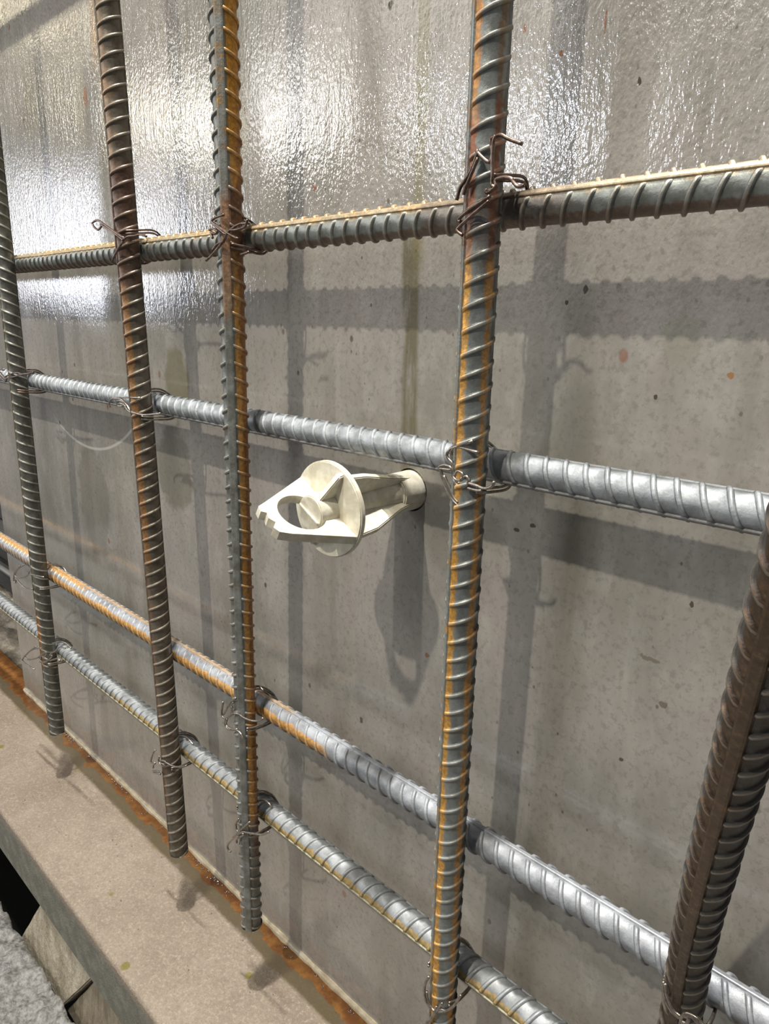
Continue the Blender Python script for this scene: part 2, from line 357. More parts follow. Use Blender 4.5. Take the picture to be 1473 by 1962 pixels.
def noise_grid(name, x0, x1, y0, y1, z, nx, ny, amp, mat, seed=1, skirt=0.5, edge=0.0):
    rnd = random.Random(seed)
    from mathutils import noise as mn
    V, F = [], []
    for j in range(ny + 1):
        for i in range(nx + 1):
            x = x0 + (x1 - x0) * i / nx; y = y0 + (y1 - y0) * j / ny
            h = mn.fractal(Vector((x * 16, y * 16, seed)), 0.7, 2.2, 6) * amp
            e = edge * mn.noise(Vector((x * 16, 0, seed * 3.1))) * (j / ny) ** 6 + edge * .5 * mn.noise(Vector((x * 60, 5, seed))) * (j / ny) ** 6
            V.append(tuple(W(x, y + e, z + h)))
    for j in range(ny):
        for i in range(nx):
            a = j * (nx + 1) + i; F.append((a, a + 1, a + nx + 2, a + nx + 1))
    b = len(V)
    for i in range(nx + 1):
        v = V[ny * (nx + 1) + i]; V.append((v[0], v[1] + 0.004, v[2] - skirt * S))
    for i in range(nx): F.append((ny * (nx + 1) + i, ny * (nx + 1) + i + 1, b + i + 1, b + i))
    me = bpy.data.meshes.new(name); me.from_pydata(V, [], F); me.update(); return link(name, me, mat)
floor = noise_grid('floor', -7.0, 0.8, -1.5, 0.568, -2.15, 620, 160, 0.02, M_floor, 3, 0.5, 0.012); floor['kind'] = 'structure'
pit = obj_bm('floor', box_bm(-9, 1.4, 0.50, 6.0, -2.72, -2.65), M_dark); pit['kind'] = 'structure'
back = obj_bm('wall_left', box_bm(-40, -3.0, 3.6, 3.7, -2.7, 6), M_dark); back['kind'] = 'structure'
bank = noise_grid('trim_1', -8.0, -3.05, 2.4, 1.03, -1.80, 150, 60, 0.03, M_rubble, 8, 0.8, 0.0); bank['kind'] = 'structure'

# steel channel the formwork stands on
ch = empty('steel_channel', W(-1.5, 0.8, -2.0), 'beige gritty steel channel running along the foot of the grey wall', 'channel')
def profile_sweep(prof, x0, x1, n=1):
    bm = bmesh.new(); rows = []
    for i in range(n + 1):
        x = x0 + (x1 - x0) * i / n
        rows.append([bm.verts.new(W(x, p[0], p[1])) for p in prof])
    m = len(prof)
    for i in range(n):
        for k in range(m):
            bm.faces.new([rows[i][k], rows[i][(k + 1) % m], rows[i + 1][(k + 1) % m], rows[i + 1][k]])
    bm.faces.new(list(reversed(rows[0]))); bm.faces.new(rows[-1])
    bmesh.ops.recalc_face_normals(bm, faces=bm.faces)
    return bm
r = 0.016; arc = [(0.611 + r - r * math.cos(a), -1.751 - r + r * math.sin(a)) for a in [math.radians(10 * k) for k in range(10)]]
prof = [(1.06, -1.751), (1.06, -1.785), (0.66, -1.785), (0.645, -1.80)] + [(0.645, -1.785 - 0.0)] + []
prof = arc + [(1.06, -1.751), (1.06, -1.782), (0.640, -1.782), (0.634, -1.79), (0.611, -1.79)]
keep(obj_bm('top_flange', profile_sweep(prof, -6.5, 1.2), M_ledge, None, True, 35), ch)
keep(obj_bm('web', box_bm(-6.5, 1.2, 0.611, 0.634, -1.955, -1.79), M_ledge), ch)
keep(obj_bm('bottom_flange', box_bm(-6.5, 1.2, 0.634, 0.86, -1.955, -1.935), M_ledge), ch)
rb = random.Random(4)
def bead():
    V, F = [], []
    from mathutils import noise as mn
    n = 500; m = 6
    for i in range(n + 1):
        x = -3.31 + 4.6 * i / n; q = 1 + 0.35 * mn.noise(Vector((x * 14, 0, 0))) + 0.15 * mn.noise(Vector((x * 50, 3, 0)))
        for k in range(m):
            a = math.pi / 2 * k / (m - 1)
            V.append(tuple(W(x, 1.0005 - 0.012 * q * math.cos(a), -1.751 + 0.012 * q * math.sin(a) - 0.0005)))
    for i in range(n):
        for k in range(m - 1):
            F.append((i * m + k, (i + 1) * m + k, (i + 1) * m + k + 1, i * m + k + 1))
    me = bpy.data.meshes.new('sealant_bead'); me.from_pydata(V, [], F); me.update(); return link('sealant_bead', me, M_bead)
keep(bead(), ch)
# water droplets beaded along the joint
def droplets():
    bm = bmesh.new(); rd = random.Random(11)
    def drop(x, y, z, r, ax=1.0):
        mt = Matrix.Translation(W(x, y, z)) @ Matrix.Diagonal((r * ax, r, r * 0.7, 1))
        bmesh.ops.create_icosphere(bm, subdivisions=2, radius=1.0, matrix=mt)
    for (a, b, n) in ((-2.92, -2.72, 60), (-1.86, -1.55, 34), (-1.50, -1.43, 10), (-1.3, -0.6, 26), (-2.7, -1.9, 22)):
        for i in range(n):
            x = rd.uniform(a, b); u = abs(rd.gauss(0, 0.007)) + 0.0155
            q = rd.uniform(0.0004, 0.0011); drop(x, 1 - u, -1.7508 + q * 0.7 / S, q, rd.uniform(1, 2.2))
    for i in range(60):
        q = rd.uniform(0.0003, 0.0008); drop(rd.uniform(-2.6, -0.9), rd.uniform(0.66, 0.97), -1.7508 + q * 0.7 / S, q)
    return bm
dr = obj_bm('water_droplets', droplets(), M_water, None, True); dr['kind'] = 'stuff'; tag(dr, 'tiny clear water droplets beaded along the joint of wall and channel', 'water')

# timber wedges under the channel
def wedge(name, face, depth, label, mat, bev=0.0015):
    bm = bmesh.new(); top = [bm.verts.new(W(*p)) for p in face]; bot = [bm.verts.new(W(p[0] + 0.04, p[1] + depth, p[2])) for p in face]
    bm.faces.new(top); bm.faces.new(list(reversed(bot)))
    for i in range(len(top)):
        j = (i + 1) % len(top); bm.faces.new([top[i], bot[i], bot[j], top[j]])
    bmesh.ops.recalc_face_normals(bm, faces=bm.faces)
    bmesh.ops.bevel(bm, geom=bm.edges[:], offset=bev, segments=2, affect='EDGES')
    bmesh.ops.triangulate(bm, faces=bm.faces); bmesh.ops.subdivide_edges(bm, edges=bm.edges[:], cuts=4, use_grid_fill=True)
    from mathutils import noise as mn
    for v in bm.verts: v.co += Vector((1, 1, 1)) * 0.0008 * mn.noise(v.co * 90) + Vector((0, 0, 0.0012)) * mn.noise(v.co * 35)
    o = obj_bm(name, bm, mat, None, True, 40); return tag(o, label, 'wedge', 'timber packing under the channel')
# front face corners (bottom left, bottom right, top right, top left); the blocks lean a little
wedge('timber_wedge', ((-2.37, .59, -2.23), (-2.01, .59, -2.25), (-1.775, .6185, -1.957), (-2.18, .6185, -1.957)), 0.24, 'pale sawn timber block packed under the channel beside the black gap', M_wedge)
wedge('timber_wedge', ((-1.995, .60, -2.26), (-1.40, .60, -2.30), (-1.20, .628, -1.957), (-1.765, .628, -1.957)), 0.24, 'darker timber block behind the first, nearer the bottom edge of the photo', M_wedge2)

# dark timbers and a pipe beyond the wall's left end
k = 0
TL = ['dark timber beam lying lowest beyond the left wall end', 'dark timber beam resting second up beyond the left wall end', 'dark timber beam third up beyond the left wall end', 'dark timber beam topmost beyond the left wall end']
for (y0, z0, h, w, ang) in ((1.42, -1.79, 0.13, 0.30, 0.02), (1.50, -1.655, 0.12, 0.28, -0.03), (1.46, -1.53, 0.13, 0.30, 0.015), (1.55, -1.395, 0.12, 0.25, -0.02)):
    bm = box_bm(-7.5, -3.6, y0, y0 + w, z0, z0 + h, 0.004)
    o = obj_bm('timber_beam', bm, M_timber); tag(o, TL[k], 'timber', 'dark timbers beyond the wall'); k += 1
me = tube_mesh('steel_pipe', [[W(-7.5, 1.40, -1.62), W(-3.55, 1.40, -1.62)]], 0.006, 12)
tag(link('steel_pipe', me, M_steel), 'thin grey steel pipe crossing the dark timbers beyond the wall end', 'pipe')

# ---------------------------------------------------------------- reinforcing bars
R0 = 0.0079; RH = 0.00125
def frames(path, ref):
    out = []; n = len(path)
    for i in range(n):
        d = (path[min(i + 1, n - 1)] - path[max(i - 1, 0)]).normalized()
        a = (ref - d * ref.dot(d)).normalized(); out.append((a, d.cross(a)))
    return out
def bar_geom(pts, ref, pitch, slant, phi0, seed=0, nseg=48, rscale=1.0, off=0.0):
    """Ribbed bar swept on a smooth path; angle 0 = ref, angles grow towards axis x ref."""
    path = [Vector(p) for p in pts]
    if len(path) > 2: path = catmull(path, 12)
    L = [0.0]
    for a, b in zip(path, path[1:]): L.append(L[-1] + (b - a).length)
    L = np.array(L); PA = np.array([tuple(p) for p in path]); fr = frames(path, ref)
    A = np.array([tuple(f[0]) for f in fr]); B = np.array([tuple(f[1]) for f in fr]); tot = L[-1]
    def ev(s):
        return (np.stack([np.interp(s, L, PA[:, k]) for k in range(3)], -1), np.stack([np.interp(s, L, A[:, k]) for k in range(3)], -1), np.stack([np.interp(s, L, B[:, k]) for k in range(3)], -1))
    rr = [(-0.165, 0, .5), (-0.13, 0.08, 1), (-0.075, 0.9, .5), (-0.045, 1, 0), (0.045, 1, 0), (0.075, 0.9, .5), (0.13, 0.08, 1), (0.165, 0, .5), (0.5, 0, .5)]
    n = int(tot / pitch) + 6
    rows = [((i - 2 + a) * pitch + off, h, e) for i in range(n) for a, h, e in rr]
    rs = np.array([q[0] for q in rows]); rh = np.array([q[1] for q in rows])
    rng = np.random.RandomState(seed)
    th = 2 * np.pi * np.arange(nseg) / nseg
    ph = (th - math.radians(phi0) + np.pi) % (2 * np.pi) - np.pi
    sh = slant * (0.5 - np.abs(ph) / np.pi)
    ae = np.minimum(np.abs(ph), np.pi - np.abs(ph))
    q = np.clip((ae - 0.17) / 0.20, 0, 1); env = q * q * (3 - 2 * q)
    hv = np.repeat(1 + 0.18 * (rng.rand(n) - 0.5), len(rr)); jit = np.repeat((rng.rand(n) - 0.5) * pitch * 0.05, len(rr))
    s = np.clip((rs + jit)[:, None] + sh[None, :], 0, tot)
    rad = (R0 + RH * rh[:, None] * hv[:, None] * env[None, :]) * rscale
    p, a, b = ev(s)
    V = p + (a * np.cos(th)[None, :, None] + b * np.sin(th)[None, :, None]) * rad[..., None]
    m = len(rs); V = V.reshape(-1, 3)
    i, k = np.meshgrid(np.arange(m - 1), np.arange(nseg), indexing='ij'); k2 = (k + 1) % nseg
    F = np.stack([i * nseg + k, i * nseg + k2, (i + 1) * nseg + k2, (i + 1) * nseg + k], -1).reshape(-1, 4)
    uvu = np.stack([k / nseg, (k + 1) / nseg, (k + 1) / nseg, k / nseg], -1).reshape(-1)
    rib_tone = 0.5 + (np.array([q_[2] for q_ in rows]) - 0.5)[:, None] * env[None, :]
    uvv = np.stack([rib_tone[i, k], rib_tone[i, k2], rib_tone[i + 1, k2], rib_tone[i + 1, k]], -1).reshape(-1)
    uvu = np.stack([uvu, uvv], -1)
    c0 = V[:nseg].mean(0); c1 = V[-nseg:].mean(0)
    return V, F, uvu, nseg, m, ev, tot
def rebar(name, pts, ref, phi0, mat, label, group, pitch=0.032 * S, slant=0.0105, seed=0, rscale=1.0, off=0.0, lw=1.0):
    V, F, uvu, ns, m, ev, tot = bar_geom(pts, ref, pitch, slant, phi0, seed, rscale=rscale, off=off)
    root = empty(name, Vector(V.mean(0).tolist()), label, 'rebar', group)
    me = bpy.data.meshes.new('ribbed_core')
    nv = len(V); caps = [list(reversed(range(ns))), [nv - ns + k for k in range(ns)]]
    me.vertices.add(nv); me.vertices.foreach_set('co', V.ravel())
    nl = len(F) * 4 + 2 * ns
    me.loops.add(nl); me.loops.foreach_set('vertex_index', np.concatenate([F.ravel(), caps[0], caps[1]]))
    st = np.concatenate([np.arange(len(F)) * 4, [len(F) * 4, len(F) * 4 + ns]])
    me.polygons.add(len(F) + 2); me.polygons.foreach_set('loop_start', st)
    me.update(calc_edges=True); me.validate()
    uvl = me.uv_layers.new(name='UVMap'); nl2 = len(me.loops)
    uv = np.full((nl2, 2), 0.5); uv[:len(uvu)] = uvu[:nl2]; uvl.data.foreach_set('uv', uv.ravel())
    o = link('ribbed_core', me, mat); me.set_sharp_from_angle(angle=math.radians(50)); keep(o, root)
    # the two lengthwise ribs
    for q in (0, 180):
        a0 = math.radians(phi0 + q); s = np.linspace(0, tot, max(2, int(tot / 0.012)))
        p, a, b = ev(s); rad = a * math.cos(a0) + b * math.sin(a0); tan = -a * math.sin(a0) + b * math.cos(a0)
        pr = [(-0.00185, -0.0008), (-0.0014, 0.0007), (-0.0009, 0.0010), (0.0009, 0.0010), (0.0014, 0.0007), (0.00185, -0.0008)]
        VV = np.stack([p + rad * (R0 * rscale + h) + tan * w * lw for w, h in pr], 1); mm = len(pr); VV = VV.reshape(-1, 3)
        FF = [(i * mm + k, i * mm + (k + 1) % mm, (i + 1) * mm + (k + 1) % mm, (i + 1) * mm + k) for i in range(len(s) - 1) for k in range(mm)]
        FF += [tuple(reversed(range(mm))), tuple((len(s) - 1) * mm + k for k in range(mm))]
        m2 = bpy.data.meshes.new('lengthwise_rib'); m2.from_pydata(VV.tolist(), [], FF); m2.update()
        ul = m2.uv_layers.new(name='UVMap'); uu = ((phi0 + q) / 360.0) % 1.0
        arr = np.full((len(m2.loops), 2), 0.5); arr[:, 0] = uu; ul.data.foreach_set('uv', arr.ravel())
        keep(link('lengthwise_rib', m2, mat, None, False), root)
    return root

XE, YE_ = Vector((1, 0, 0)), Vector((0, -1, 0))
# for upright bars: axis goes DOWN->UP; angle 0 faces +x, 90 faces the camera side (-y)
def upright(pts, phi0, mat, label, seed, **kw):
    # axis x ref must be -y: axis = -z, so sweep from top to bottom
    P = [W(*p) for p in pts]
    P = sorted(P, key=lambda v: -v.z)
    return rebar('reinforcing_bar', P, XE, phi0, mat, label, 'upright reinforcing bars', slant=kw.pop('slant', -0.0105), seed=seed, **kw)
def level(pts, phi0, mat, label, seed, **kw):
    # axis +x, ref -y: axis x ref = x x -y = -z, so sweep from right to left: -x x -y = z
    P = sorted([W(*p) for p in pts], key=lambda v: -v.x)
    return rebar('reinforcing_bar', P, YE_, phi0, mat, label, 'level reinforcing bars', slant=kw.pop('slant', -0.0105), seed=seed, **kw)

YV, YT, ZT, YH, ZE = 0.845, 0.820, 1.31, 0.8985, -1.535
ENDS = {'V0': (-2.495, -2.348), 'V1': (-1.613, -1.625), 'V2': (-1.250, -1.178), 'V3': (-0.619, -0.605), 'V4': (-0.204, -0.204)}   # foot, head: none is quite plumb
def xat(v, z): a, b = ENDS[v]; return a + (b - a) * (z - ZE) / (ZT - ZE)
def yat(z): return YV + (YT - YV) * (z - ZE) / (ZT - ZE)
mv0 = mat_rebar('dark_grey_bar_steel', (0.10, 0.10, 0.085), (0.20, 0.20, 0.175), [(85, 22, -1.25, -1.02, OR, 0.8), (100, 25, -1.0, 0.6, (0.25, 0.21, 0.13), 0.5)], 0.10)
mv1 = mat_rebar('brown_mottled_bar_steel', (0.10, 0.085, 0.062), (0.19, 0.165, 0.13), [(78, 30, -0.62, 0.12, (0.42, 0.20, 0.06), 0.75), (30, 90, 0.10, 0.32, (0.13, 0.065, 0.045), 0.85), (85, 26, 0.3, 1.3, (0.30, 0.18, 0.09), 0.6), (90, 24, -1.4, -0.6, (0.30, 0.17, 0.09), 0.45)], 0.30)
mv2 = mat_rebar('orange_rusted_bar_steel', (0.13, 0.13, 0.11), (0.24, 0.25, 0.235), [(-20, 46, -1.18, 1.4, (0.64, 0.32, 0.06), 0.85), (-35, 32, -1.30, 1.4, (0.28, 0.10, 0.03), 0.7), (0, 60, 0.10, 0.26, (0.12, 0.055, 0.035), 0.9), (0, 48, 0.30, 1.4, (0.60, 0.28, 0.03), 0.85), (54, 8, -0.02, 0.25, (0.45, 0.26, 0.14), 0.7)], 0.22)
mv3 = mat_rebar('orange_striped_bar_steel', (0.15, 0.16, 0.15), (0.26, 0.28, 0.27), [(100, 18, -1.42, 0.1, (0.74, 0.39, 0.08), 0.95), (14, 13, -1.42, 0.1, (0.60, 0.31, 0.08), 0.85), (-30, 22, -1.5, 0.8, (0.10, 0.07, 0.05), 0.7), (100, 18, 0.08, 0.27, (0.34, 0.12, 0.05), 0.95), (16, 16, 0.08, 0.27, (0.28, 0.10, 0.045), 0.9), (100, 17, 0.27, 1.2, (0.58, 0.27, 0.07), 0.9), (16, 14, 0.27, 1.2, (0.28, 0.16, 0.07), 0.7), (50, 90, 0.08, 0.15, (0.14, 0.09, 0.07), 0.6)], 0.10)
mv4 = mat_rebar('brown_sided_shaded_bar_steel', (0.042, 0.038, 0.033), (0.085, 0.077, 0.068), [(118, 34, -0.72, 0.2, (0.12, 0.07, 0.035), 0.75), (125, 40, -1.5, -0.7, (0.09, 0.06, 0.035), 0.7)], 0.12, 0.36)  # base darkened to paint in the shade this bar stands in
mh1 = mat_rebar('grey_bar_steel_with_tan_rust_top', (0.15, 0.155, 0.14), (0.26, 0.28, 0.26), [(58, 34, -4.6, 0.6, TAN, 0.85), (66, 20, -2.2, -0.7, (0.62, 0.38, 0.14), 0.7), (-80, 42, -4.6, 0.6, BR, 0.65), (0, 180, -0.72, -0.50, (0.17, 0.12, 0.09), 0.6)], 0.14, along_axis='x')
mh2 = mat_rebar('pale_grey_scaled_bar_steel', (0.16, 0.173, 0.18), (0.29, 0.31, 0.325), [(-70, 30, -4.6, 0.6, (0.22, 0.19, 0.14), 0.4)], 0.06, 0.46, 0.25, 'x', (0.40, 0.42, 0.42), crest=0.0)  # greys of this and the lower level bars lightened to carry overhead light
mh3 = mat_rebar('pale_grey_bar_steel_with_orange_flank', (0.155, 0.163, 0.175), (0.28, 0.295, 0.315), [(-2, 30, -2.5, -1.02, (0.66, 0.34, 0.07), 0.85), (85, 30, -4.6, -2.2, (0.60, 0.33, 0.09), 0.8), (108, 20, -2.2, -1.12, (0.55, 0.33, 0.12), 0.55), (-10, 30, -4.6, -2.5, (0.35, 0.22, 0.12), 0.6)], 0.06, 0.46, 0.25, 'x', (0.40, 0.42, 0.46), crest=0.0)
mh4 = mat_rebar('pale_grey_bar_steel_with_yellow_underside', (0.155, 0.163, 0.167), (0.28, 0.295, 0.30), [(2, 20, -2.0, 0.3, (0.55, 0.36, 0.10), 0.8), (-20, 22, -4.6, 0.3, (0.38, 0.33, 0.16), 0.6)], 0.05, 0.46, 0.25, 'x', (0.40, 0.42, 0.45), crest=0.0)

upright([(ENDS['V0'][0], YV, ZE), (ENDS['V0'][1], YT, ZT)], 106, mv0, 'dark grey ribbed rebar standing leftmost, cut off by the left edge of the photo', 1)
upright([(ENDS['V1'][0], YV, ZE), (ENDS['V1'][1], YT, ZT)], -66, mv1, 'mottled brown ribbed upright rebar, second from the left, ending above the channel', 2)
upright([(ENDS['V2'][0], YV, ZE), (ENDS['V2'][1], YT, ZT)], 54, mv2, 'upright rebar with flat grey rib facing forward and orange rusted right side', 3, lw=1.9)
upright([(ENDS['V3'][0], YV, ZE), (ENDS['V3'][1], YT, ZT)], -57, mv3, 'thick upright rebar with twin orange rust stripes right of the plastic tie', 4)
upright([(-0.205, .845, ZE), (-0.205, .845, -1.2), (-0.204, .838, -.93), (-0.196, .805, -.76), (-0.167, .72, -.52), (-0.144, .655, -.37), (-0.107, .55, -.14), (-0.055, .42, .13)], -84, mv4, 'brown rebar, shade put into its colour, leaning forward out of the right edge of the photo', 5, lw=1.5)
level([(-4.6, YH - 0.0135, 0.150), (0.45, YH - 0.0135, 0.1535)], 40, mh1, 'upper level rebar, dark grey with tan rust along its top', 6)
level([(-4.6, YH, -0.217), (0.45, YH, -0.216)], -58, mh2, 'pale grey level rebar passing just above the plastic tie', 7)
level([(-4.6, YH, -0.903), (0.45, YH, -0.909)], -83, mh3, 'pale level rebar with bright orange rusted flank, third from the top', 8)
level([(-4.6, YH, -1.210), (0.45, YH, -1.205)], 153, mh4, 'lowest level rebar, pale grey with yellow stained underside', 9)
level([(-4.6, YH, 0.955), (-1.2, YH, 0.955)], 40, mh1, 'level rebar just above the top of the photo, seen by its shadow on the wall', 10)

